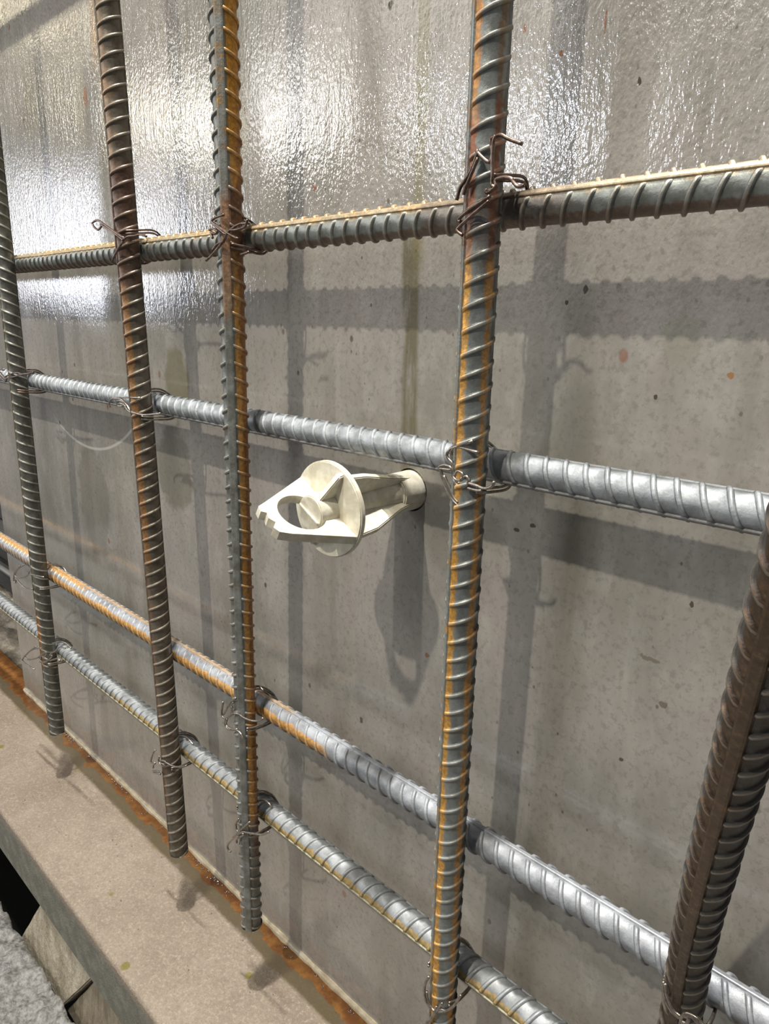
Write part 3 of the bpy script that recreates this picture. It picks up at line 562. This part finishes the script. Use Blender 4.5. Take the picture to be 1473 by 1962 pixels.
# ---------------------------------------------------------------- wire ties
TIE_PATHS = {
 'V3H1': ('rusty', [
   [(-0.5315, 0.7970, 0.2126), (-0.5524, 0.7970, 0.2215), (-0.5623, 0.7970, 0.2268), (-0.5703, 0.7970, 0.2271), (-0.5745, 0.7970, 0.2222), (-0.5751, 0.7970, 0.2027), (-0.5736, 0.7970, 0.1827), (-0.5736, 0.7970, 0.1714), (-0.5692, 0.7970, 0.1666), (-0.5790, 0.7970, 0.1644)],
   [(-0.6298, 0.7970, 0.1577), (-0.6244, 0.7970, 0.1730), (-0.6096, 0.7970, 0.1894), (-0.5990, 0.7970, 0.2108), (-0.6000, 0.7970, 0.2134), (-0.5919, 0.7970, 0.2061), (-0.5797, 0.7970, 0.1983), (-0.5754, 0.7970, 0.2077), (-0.5790, 0.7970, 0.2241), (-0.5719, 0.7970, 0.2267)],
   [(-0.6185, 0.7970, 0.1632), (-0.6163, 0.7970, 0.1708), (-0.6077, 0.7970, 0.1866), (-0.5978, 0.7970, 0.2056)],
   [(-0.5751, 0.7970, 0.1577), (-0.5983, 0.7970, 0.1483), (-0.6187, 0.7970, 0.1383), (-0.6256, 0.7970, 0.1322), (-0.6219, 0.7970, 0.1306)],
   [(-0.5764, 0.7970, 0.1521), (-0.6011, 0.7970, 0.1382), (-0.6233, 0.7970, 0.1240), (-0.6257, 0.7970, 0.1188), (-0.6172, 0.7970, 0.1129)],
   [(-0.5824, 0.7970, 0.1661), (-0.5805, 0.7970, 0.1621), (-0.5723, 0.7970, 0.1650), (-0.5669, 0.7970, 0.1695), (-0.5682, 0.7970, 0.1759), (-0.5569, 0.7970, 0.1777), (-0.5448, 0.7970, 0.1751), (-0.5404, 0.7970, 0.1703), (-0.5337, 0.7970, 0.1647), (-0.5244, 0.7970, 0.1650)],
 ]),
 'V3H2': ('bronze', [
   [(-0.5928, 0.8110, -0.1659), (-0.6145, 0.8110, -0.1750), (-0.6320, 0.8110, -0.1830), (-0.6386, 0.8110, -0.1911), (-0.6363, 0.8110, -0.1973), (-0.6268, 0.8110, -0.2039), (-0.6241, 0.8110, -0.2149)],
   [(-0.5805, 0.8110, -0.1813), (-0.6183, 0.8110, -0.1779), (-0.6279, 0.8110, -0.1832), (-0.6305, 0.8110, -0.1916), (-0.6249, 0.8110, -0.2020)],
   [(-0.6282, 0.8110, -0.2139), (-0.6466, 0.8110, -0.2152), (-0.6533, 0.8110, -0.2146), (-0.6448, 0.8110, -0.2095), (-0.6325, 0.8110, -0.2097), (-0.6271, 0.8110, -0.2154), (-0.6257, 0.8110, -0.2233), (-0.6111, 0.8110, -0.2330)],
   [(-0.6508, 0.8110, -0.2142), (-0.6460, 0.8110, -0.2266), (-0.6368, 0.8110, -0.2433), (-0.6258, 0.8110, -0.2579), (-0.6173, 0.8110, -0.2645), (-0.6111, 0.8110, -0.2666)],
   [(-0.6430, 0.8110, -0.2245), (-0.6306, 0.8110, -0.2438), (-0.6218, 0.8110, -0.2555), (-0.6134, 0.8110, -0.2621)],
   [(-0.6218, 0.8110, -0.2210), (-0.6162, 0.8110, -0.2136), (-0.6060, 0.8110, -0.2184), (-0.6114, 0.8110, -0.2274), (-0.6234, 0.8110, -0.2278), (-0.6149, 0.8110, -0.2361), (-0.6021, 0.8110, -0.2347), (-0.5957, 0.8110, -0.2263), (-0.6011, 0.8110, -0.2192), (-0.6115, 0.8110, -0.2258)],
   [(-0.5956, 0.8110, -0.2287), (-0.5839, 0.8110, -0.2299), (-0.5685, 0.8110, -0.2319), (-0.5558, 0.8110, -0.2273), (-0.5509, 0.8110, -0.2186)],
   [(-0.5971, 0.8110, -0.2362), (-0.5834, 0.8110, -0.2370), (-0.5721, 0.8110, -0.2357)],
 ]),
 'V1H1': ('rusty', [
   [(-1.6747, 0.7970, 0.1988), (-1.6928, 0.7970, 0.1929), (-1.7130, 0.7970, 0.2015), (-1.7167, 0.7970, 0.2104), (-1.6887, 0.7970, 0.2132), (-1.6574, 0.7970, 0.2018), (-1.6150, 0.7970, 0.1848), (-1.5680, 0.7970, 0.1667)],
   [(-1.6772, 0.7970, 0.2032), (-1.6398, 0.7970, 0.1907), (-1.5979, 0.7970, 0.1740), (-1.5718, 0.7970, 0.1628)],
   [(-1.5678, 0.7970, 0.1680), (-1.5958, 0.7970, 0.1502), (-1.6325, 0.7970, 0.1251)],
   [(-1.5753, 0.7970, 0.1602), (-1.6104, 0.7970, 0.1398), (-1.6346, 0.7970, 0.1209)],
   [(-1.5746, 0.7970, 0.1643), (-1.5492, 0.7970, 0.1696), (-1.5193, 0.7970, 0.1691), (-1.4957, 0.7970, 0.1702), (-1.4680, 0.7970, 0.1645)],
 ]),
 'V2H1': ('rusty', [
   [(-1.1762, 0.7970, 0.1839), (-1.2023, 0.7970, 0.1814), (-1.2169, 0.7970, 0.1757), (-1.1992, 0.7970, 0.1663), (-1.1658, 0.7970, 0.1514), (-1.1333, 0.7970, 0.1392)],
   [(-1.2262, 0.7970, 0.1612), (-1.2128, 0.7970, 0.1615), (-1.2000, 0.7970, 0.1560), (-1.2091, 0.7970, 0.1531), (-1.2222, 0.7970, 0.1563), (-1.2164, 0.7970, 0.1454)],
   [(-1.2425, 0.7970, 0.1063), (-1.2164, 0.7970, 0.1183), (-1.1795, 0.7970, 0.1397), (-1.1658, 0.7970, 0.1525), (-1.1317, 0.7970, 0.1637), (-1.1055, 0.7970, 0.1640)],
   [(-1.2205, 0.7970, 0.1232), (-1.2018, 0.7970, 0.1340), (-1.1797, 0.7970, 0.1374)],
   [(-1.1612, 0.7970, 0.1568), (-1.1404, 0.7970, 0.1554), (-1.1117, 0.7970, 0.1589), (-1.1031, 0.7970, 0.1704)],
   [(-1.1268, 0.7970, 0.1118), (-1.1023, 0.7970, 0.1151)],
   [(-1.2184, 0.7970, 0.1746), (-1.2036, 0.7970, 0.1654), (-1.1703, 0.7970, 0.1483)],
 ]),
 'V1H2': ('bronze', [
   [(-1.5787, 0.8110, -0.1892), (-1.6586, 0.8110, -0.1946), (-1.7142, 0.8110, -0.2016), (-1.7397, 0.8110, -0.2139), (-1.7389, 0.8110, -0.2276)],
   [(-1.7146, 0.8110, -0.2034), (-1.6754, 0.8110, -0.2006), (-1.6489, 0.8110, -0.2115), (-1.6266, 0.8110, -0.2256), (-1.5730, 0.8110, -0.2290), (-1.5145, 0.8110, -0.2215), (-1.4862, 0.8110, -0.2172)],
   [(-1.7009, 0.8110, -0.2179), (-1.6892, 0.8110, -0.2063), (-1.6668, 0.8110, -0.2058), (-1.6686, 0.8110, -0.2164), (-1.6946, 0.8110, -0.2188), (-1.6805, 0.8110, -0.2115), (-1.6529, 0.8110, -0.2164), (-1.6635, 0.8110, -0.2233)],
   [(-1.6727, 0.8110, -0.2033), (-1.6449, 0.8110, -0.2245), (-1.6149, 0.8110, -0.2289), (-1.5613, 0.8110, -0.2292)],
 ]),
 'V0H2': ('rusty', [
   [(-2.5250, 0.8110, -0.1789), (-2.4739, 0.8110, -0.1770)],
   [(-2.5149, 0.8110, -0.1861), (-2.4819, 0.8110, -0.1996), (-2.4554, 0.8110, -0.1945), (-2.4032, 0.8110, -0.1836), (-2.3545, 0.8110, -0.1784), (-2.3151, 0.8110, -0.1801), (-2.2294, 0.8110, -0.1695)],
   [(-2.4823, 0.8110, -0.2007), (-2.4581, 0.8110, -0.2024), (-2.3948, 0.8110, -0.1938), (-2.3332, 0.8110, -0.1834), (-2.2523, 0.8110, -0.1741)],
   [(-2.5305, 0.8110, -0.1938), (-2.4972, 0.8110, -0.2073), (-2.4747, 0.8110, -0.2147), (-2.4581, 0.8110, -0.2024)],
 ]),
 'V0H3': ('bronze', [
   [(-2.5224, 0.8110, -0.8612), (-2.5784, 0.8110, -0.8878), (-2.6273, 0.8110, -0.9252), (-2.5913, 0.8110, -0.9275), (-2.5250, 0.8110, -0.9068), (-2.4776, 0.8110, -0.8844), (-2.4116, 0.8110, -0.8701), (-2.3430, 0.8110, -0.8568)],
   [(-2.4729, 0.8110, -0.8691), (-2.4901, 0.8110, -0.8878)],
   [(-2.5619, 0.8110, -0.8739), (-2.6332, 0.8110, -0.9243), (-2.6473, 0.8110, -0.9553), (-2.6321, 0.8110, -0.9584), (-2.6199, 0.8110, -0.9403), (-2.5857, 0.8110, -0.9478), (-2.5390, 0.8110, -0.9515), (-2.4644, 0.8110, -0.9348)],
 ]),
 'V0H4': ('bronze', [
   [(-2.4507, 0.8110, -1.1595), (-2.5160, 0.8110, -1.1854), (-2.5874, 0.8110, -1.2239), (-2.6689, 0.8110, -1.2852), (-2.6203, 0.8110, -1.2908), (-2.5498, 0.8110, -1.2796)],
   [(-2.4996, 0.8110, -1.1695), (-2.5720, 0.8110, -1.2132), (-2.6517, 0.8110, -1.2709), (-2.6765, 0.8110, -1.2891)],
   [(-2.6365, 0.8110, -1.2626), (-2.5982, 0.8110, -1.2589), (-2.5153, 0.8110, -1.2231), (-2.4602, 0.8110, -1.1927), (-2.4022, 0.8110, -1.1861), (-2.4435, 0.8110, -1.2139), (-2.4875, 0.8110, -1.2078), (-2.4054, 0.8110, -1.1580), (-2.4239, 0.8110, -1.1844)],
   [(-2.4811, 0.8110, -1.2255), (-2.4037, 0.8110, -1.1916), (-2.3493, 0.8110, -1.1521), (-2.3718, 0.8110, -1.1555), (-2.3078, 0.8110, -1.1155), (-2.2701, 0.8110, -1.0903), (-2.2269, 0.8110, -1.0795)],
   [(-2.3352, 0.8110, -1.0992), (-2.2643, 0.8110, -1.0673), (-2.2110, 0.8110, -1.0555), (-2.1727, 0.8110, -1.0592)],
   [(-2.3792, 0.8110, -1.1825), (-2.3051, 0.8110, -1.1453), (-2.2847, 0.8110, -1.1473)],
 ]),
 'V1H4': ('bronze', [
   [(-1.6413, 0.8110, -1.1866), (-1.6589, 0.8110, -1.2074), (-1.6737, 0.8110, -1.2368), (-1.6702, 0.8110, -1.2425), (-1.6498, 0.8110, -1.2335), (-1.6599, 0.8110, -1.2447), (-1.6636, 0.8110, -1.2566)],
   [(-1.6196, 0.8110, -1.1954), (-1.6280, 0.8110, -1.2116), (-1.6208, 0.8110, -1.2202), (-1.6066, 0.8110, -1.2215), (-1.5874, 0.8110, -1.1986), (-1.6085, 0.8110, -1.2043), (-1.6161, 0.8110, -1.2154), (-1.5887, 0.8110, -1.2089)],
   [(-1.6674, 0.8110, -1.2685), (-1.6402, 0.8110, -1.2558), (-1.6139, 0.8110, -1.2459)],
   [(-1.6638, 0.8110, -1.2728), (-1.6413, 0.8110, -1.2637), (-1.6237, 0.8110, -1.2571)],
   [(-1.5957, 0.8110, -1.2004), (-1.5669, 0.8110, -1.1955), (-1.5385, 0.8110, -1.1882), (-1.5059, 0.8110, -1.1729), (-1.4736, 0.8110, -1.1531)],
   [(-1.6170, 0.8680, -1.1596), (-1.5831, 0.8680, -1.1430), (-1.5551, 0.8680, -1.1377), (-1.5327, 0.8680, -1.1437)],
 ]),
 'V2H3': ('bronze', [
   [(-1.2271, 0.8110, -0.8476), (-1.2533, 0.8110, -0.8731), (-1.2814, 0.8110, -0.9150)],
   [(-1.2808, 0.8110, -0.8795), (-1.2896, 0.8110, -0.9104), (-1.2862, 0.8110, -0.9226), (-1.2734, 0.8110, -0.9210), (-1.2513, 0.8110, -0.9045), (-1.2404, 0.8110, -0.8943), (-1.2175, 0.8110, -0.8856), (-1.1977, 0.8110, -0.8861), (-1.1662, 0.8110, -0.8799), (-1.1390, 0.8110, -0.8678), (-1.1235, 0.8110, -0.8545)],
   [(-1.2454, 0.8110, -0.8778), (-1.2474, 0.8110, -0.8947), (-1.2383, 0.8110, -0.8947)],
   [(-1.2713, 0.8110, -0.9214), (-1.2781, 0.8110, -0.9381), (-1.2626, 0.8110, -0.9462), (-1.2287, 0.8110, -0.9334), (-1.2126, 0.8110, -0.9354), (-1.2052, 0.8110, -0.9453)],
   [(-1.2670, 0.8110, -0.9195), (-1.2726, 0.8110, -0.9384), (-1.2539, 0.8110, -0.9408), (-1.2264, 0.8110, -0.9296)],
   [(-1.2306, 0.8680, -0.8417), (-1.2144, 0.8680, -0.8351), (-1.1990, 0.8680, -0.8394)],
 ]),
 'V2H4': ('bronze', [
   [(-1.1898, 0.8110, -1.1650), (-1.2392, 0.8110, -1.2232), (-1.2629, 0.8110, -1.2554), (-1.2922, 0.8110, -1.2946), (-1.2888, 0.8110, -1.3094), (-1.2806, 0.8110, -1.3074)],
   [(-1.2366, 0.8110, -1.1834), (-1.2500, 0.8110, -1.2059), (-1.2457, 0.8110, -1.2241), (-1.2176, 0.8110, -1.2162), (-1.2267, 0.8110, -1.2276), (-1.2495, 0.8110, -1.2503), (-1.2504, 0.8110, -1.2628)],
   [(-1.2650, 0.8110, -1.2536), (-1.2304, 0.8110, -1.2195), (-1.2172, 0.8110, -1.2101), (-1.1708, 0.8110, -1.1882), (-1.1382, 0.8110, -1.1701), (-1.1160, 0.8110, -1.1498)],
   [(-1.2347, 0.8680, -1.1616), (-1.2092, 0.8680, -1.1468), (-1.1887, 0.8680, -1.1449), (-1.1771, 0.8680, -1.1543)],
 ]),
 'V3H4': ('bronze', [
   [(-0.6281, 0.8110, -1.1805), (-0.6361, 0.8110, -1.2030), (-0.6379, 0.8110, -1.2290), (-0.6308, 0.8110, -1.2454), (-0.6168, 0.8110, -1.2525)],
   [(-0.6320, 0.8110, -1.2195), (-0.6294, 0.8110, -1.2353), (-0.6216, 0.8110, -1.2466), (-0.6124, 0.8110, -1.2509)],
   [(-0.5942, 0.8110, -1.2153), (-0.6060, 0.8110, -1.2443), (-0.6220, 0.8110, -1.2877), (-0.6233, 0.8110, -1.3095)],
   [(-0.6065, 0.8110, -1.2336), (-0.6162, 0.8110, -1.2666), (-0.6266, 0.8110, -1.2872), (-0.6307, 0.8110, -1.3000)],
   [(-0.6082, 0.8110, -1.2440), (-0.5956, 0.8110, -1.2319), (-0.5849, 0.8110, -1.2259), (-0.5691, 0.8110, -1.2013), (-0.5581, 0.8110, -1.1726), (-0.5545, 0.8110, -1.1632)],
 ]),
 'V4H3': ('bronze', [
   [(-0.2224, 0.8000, -0.8499), (-0.2214, 0.8000, -0.8624), (-0.2171, 0.8000, -0.8756), (-0.2093, 0.8000, -0.8857), (-0.2023, 0.8000, -0.8896), (-0.1944, 0.8000, -0.8903)],
   [(-0.2202, 0.8000, -0.8514), (-0.2151, 0.8000, -0.8705), (-0.2056, 0.8000, -0.8841), (-0.1935, 0.8000, -0.8874)],
   [(-0.1913, 0.7900, -0.8844), (-0.1912, 0.7900, -0.8760), (-0.1870, 0.7900, -0.8691), (-0.1829, 0.7900, -0.8720), (-0.1844, 0.7900, -0.8799), (-0.1891, 0.7900, -0.8824), (-0.1903, 0.7900, -0.8918)],
   [(-0.1895, 0.7900, -0.8696), (-0.1829, 0.7900, -0.8629), (-0.1731, 0.7900, -0.8618), (-0.1640, 0.7900, -0.8666)],
   [(-0.1879, 0.7900, -0.8723), (-0.1813, 0.7900, -0.8649), (-0.1737, 0.7900, -0.8671), (-0.1681, 0.7900, -0.8719)],
 ]),
}

TIE_LABEL = {
 'V3H1': 'brown wire tie with upright loops where orange striped rebar crosses the upper level bar',
 'V3H2': 'bright tangled wire tie right of the plastic tie, on the orange striped rebar',
 'V1H1': 'brown wire tie with curled eye at the second upright and the upper level bar',
 'V2H1': 'brown crossed wire tie at the flat-ribbed upright and the upper level bar',
 'V1H2': 'bright coiled wire tie at the mottled brown upright and the second level bar',
 'V0H2': 'wire tie at the left edge of the photo, at the second level bar',
 'V0H3': 'forked wire tie on the leftmost upright beside the orange flanked bar',
 'V0H4': 'forked twisted wire tie on the leftmost upright at the lowest level bar',
 'V1H4': 'short hooked wire tie low on the mottled brown upright at the lowest level bar',
 'V2H3': 'open forked wire tie at the flat-ribbed upright under the orange flanked bar',
 'V2H4': 'wire tie with long downward tail low on the flat-ribbed upright',
 'V3H4': 'wire tie on the orange striped rebar at the bottom edge of the photo',
 'V4H3': 'bright wire tie round the forward leaning rebar at the bottom right corner',
}
ZH = {'H1': 0.154, 'H2': -0.2165, 'H3': -0.906, 'H4': -1.2075}
def tie(key, kind, paths):
    v, h = key[:2], key[2:]; zh = ZH[h]; xv = xat(v, zh); YV = yat(zh) if v != 'V4' else 0.845; YH = 0.885 if h == 'H1' else 0.8985; q = 0.0285
    mat = M_wire_r if kind == 'rusty' else M_wire_b
    ctr = (xv, YV - q, zh)
    root = empty('wire_tie', W(*ctr), TIE_LABEL[key], 'wire tie', 'wire ties at the bar crossings')
    s = -1 if key in ('V3H1', 'V1H1') else 1
    # the hidden saddle: out from the front, round behind the level bar and back
    def saddle(o):
        return [(xv - q * .9, YV - q * .55, zh - s * -q * .9 + o), (xv - q * 1.12, YV + q * .3, zh + s * q * 1.0 + o), (xv - q * 1.0, YH, zh + s * q * 1.12 + o), (xv - q * .6, YH + q * .95, zh + s * q * .5 + o),
                (xv, YH + q * 1.12, zh + o), (xv + q * .6, YH + q * .95, zh - s * q * .5 + o), (xv + q * 1.0, YH, zh - s * q * 1.12 + o), (xv + q * 1.12, YV + q * .3, zh - s * q * 1.0 + o), (xv + q * .9, YV - q * .55, zh - s * q * .9 + o)]
    st = [catmull([W(*p) for p in saddle(o)], 6) for o in (0.0, 0.0065)]
    keep(link('wire_loop', tube_mesh('wire_loop', st, 0.00075), mat), root)
    for pth in paths:
        # keep strands that cross in front of the upright just proud of its ribs
        P = []
        for (x, y, z) in pth:
            P.append(W(x, y, z))
        keep(link('wire_end', tube_mesh('wire_end', [catmull(P, 6)], 0.00082), mat), root)
for k_, (kind, paths) in TIE_PATHS.items(): tie(k_, kind, paths)

# ---------------------------------------------------------------- plastic formwork tie
ft = empty('plastic_formwork_tie', W(TX, 1.0, TZ), 'cream plastic formwork tie with round disc and holed tab, standing out of the grey wall', 'tie')
def cyl(y0, y1, r0, r1, seg=40, cx=0.0, cz=0.0, bev=0.0):
    bm = bmesh.new()
    a = []; b = []
    for k in range(seg):
        t_ = 2 * math.pi * k / seg
        a.append(bm.verts.new(W(TX + cx + r0 * math.cos(t_), y0, TZ + cz + r0 * math.sin(t_)))); b.append(bm.verts.new(W(TX + cx + r1 * math.cos(t_), y1, TZ + cz + r1 * math.sin(t_))))
    for k in range(seg): j = (k + 1) % seg; bm.faces.new([a[k], a[j], b[j], b[k]])
    fa = bm.faces.new(list(reversed(a))); fb = bm.faces.new(b)
    bmesh.ops.recalc_face_normals(bm, faces=bm.faces)
    if bev:
        es = [e for e in bm.edges if len(e.link_faces) == 2 and (len(e.link_faces[0].verts) > 4 or len(e.link_faces[1].verts) > 4)]
        bmesh.ops.bevel(bm, geom=es, offset=bev, segments=2, affect='EDGES')
    return bm
def plate(pts, ang, th, bev=0.0006):
    """flat plate holding the axis: pts = (out from axis, y); ang = tilt of the plate in the wall plane."""
    ca, sa = math.cos(math.radians(ang)), math.sin(math.radians(ang)); bm = bmesh.new(); lay = []
    for s_ in (-th / 2, th / 2):
        lay.append([bm.verts.new(W(TX + u * ca - s_ * sa, y, TZ + u * sa + s_ * ca)) for u, y in pts])
    bm.faces.new(lay[0]); bm.faces.new(list(reversed(lay[1])))
    for i in range(len(pts)):
        j = (i + 1) % len(pts); bm.faces.new([lay[0][i], lay[1][i], lay[1][j], lay[0][j]])
    bmesh.ops.recalc_face_normals(bm, faces=bm.faces)
    if bev: bmesh.ops.bevel(bm, geom=[e for e in bm.edges if e.calc_face_angle(0) > 0.6], offset=bev, segments=2, affect='EDGES')
    return bm
YD = 0.787; RD = 0.086; A1 = -29.0
keep(obj_bm('round_disc', cyl(YD - 0.006, YD + 0.006, RD, RD, 56, bev=0.0007), M_plastic, None, True, 40), ft)
# tab plate with a round hole, wide at the disc and narrow at the torn tip
def tab():
    th = 0.017; ca, sa = math.cos(math.radians(A1)), math.sin(math.radians(A1)); bm = bmesh.new()
    yc, rh = 0.722, 0.043; N = 48
    outline = [(-0.084, YD), (-0.079, 0.772), (-0.040, 0.672), (-0.034, 0.655), (-0.022, 0.652), (-0.016, 0.660), (-0.004, 0.655), (0.008, 0.661), (0.018, 0.650), (0.030, 0.654), (0.040, 0.672), (0.079, 0.772), (0.084, YD)]
    def edge_at(a):   # ray from hole centre to outline
        dx, dy = math.cos(a), math.sin(a); best = None; m = len(outline)
        for i in range(m):
            (x1, y1), (x2, y2) = outline[i], outline[(i + 1) % m]; ex, ey = x2 - x1, y2 - y1; den = dx * ey - dy * ex
            if abs(den) < 1e-9: continue
            t_ = ((x1) * ey - (y1 - yc) * ex) / den; u = ((x1) * dy - (y1 - yc) * dx) / den
            if t_ > 0 and -1e-6 <= u <= 1 + 1e-6 and (best is None or t_ < best): best = t_
        return best * dx, yc + best * dy
    angs = sorted([2 * math.pi * k / N for k in range(N)] + [math.atan2(y - yc, x) % (2 * math.pi) for x, y in outline])
    L = []
    for s_ in (-th / 2, th / 2):
        mk = lambda u, y: bm.verts.new(W(TX + u * ca - s_ * sa, y, TZ + u * sa + s_ * ca))
        L.append(([mk(rh * math.cos(a), yc + rh * math.sin(a)) for a in angs], [mk(*edge_at(a)) for a in angs]))
    n = len(angs)
    for k in range(n):
        j = (k + 1) % n
        (i0, o0), (i1, o1) = L
        bm.faces.new([i0[k], o0[k], o0[j], i0[j]]); bm.faces.new([i1[j], o1[j], o1[k], i1[k]])
        bm.faces.new([o0[k], o1[k], o1[j], o0[j]]); bm.faces.new([i0[j], i1[j], i1[k], i0[k]])
    bmesh.ops.recalc_face_normals(bm, faces=bm.faces); return bm
keep(obj_bm('holed_tab', tab(), M_plastic, None, True, 35), ft)
keep(obj_bm('disc_rib', plate([(-0.082, YD), (-0.078, YD - 0.014), (-0.028, YD - 0.040), (0.028, YD - 0.040), (0.078, YD - 0.014), (0.082, YD)], A1 + 90, 0.011), M_plastic), ft)
keep(obj_bm('core_tube', cyl(0.742, YD, 0.031, 0.034, 32, bev=0.0006), M_plastic, None, True, 40), ft)
keep(obj_bm('core_ridge', plate([(-0.028, 0.742), (-0.026, 0.738), (0.026, 0.738), (0.028, 0.742)], A1, 0.003, 0), M_plastic), ft)
# shank between disc and wall: core cylinder with four tapering fins and a collar at the wall
keep(obj_bm('shank', cyl(YD, 1.0, 0.026, 0.034, 40), M_plastic, None, True, 40), ft)
keep(obj_bm('wall_collar', cyl(0.945, 1.012, 0.0385, 0.0395, 44, bev=0.0008), M_plastic, None, True, 40), ft)
for a_, o0 in ((A1, 0.080), (A1 + 90, 0.072), (A1 + 180, 0.072), (A1 + 270, 0.072)):
    keep(obj_bm('fin', plate([(0.0, YD), (o0, YD), (o0 * 0.93, YD + 0.055), (0.046, 0.93), (0.037, 0.985), (0.0, 0.985)], a_, 0.012), M_plastic), ft)
# dark gap of the drilled hole behind the collar
hb = obj_bm('trim_2', cyl(1.012, 1.016, 0.044, 0.044, 32), M_hole); hb['kind'] = 'structure'
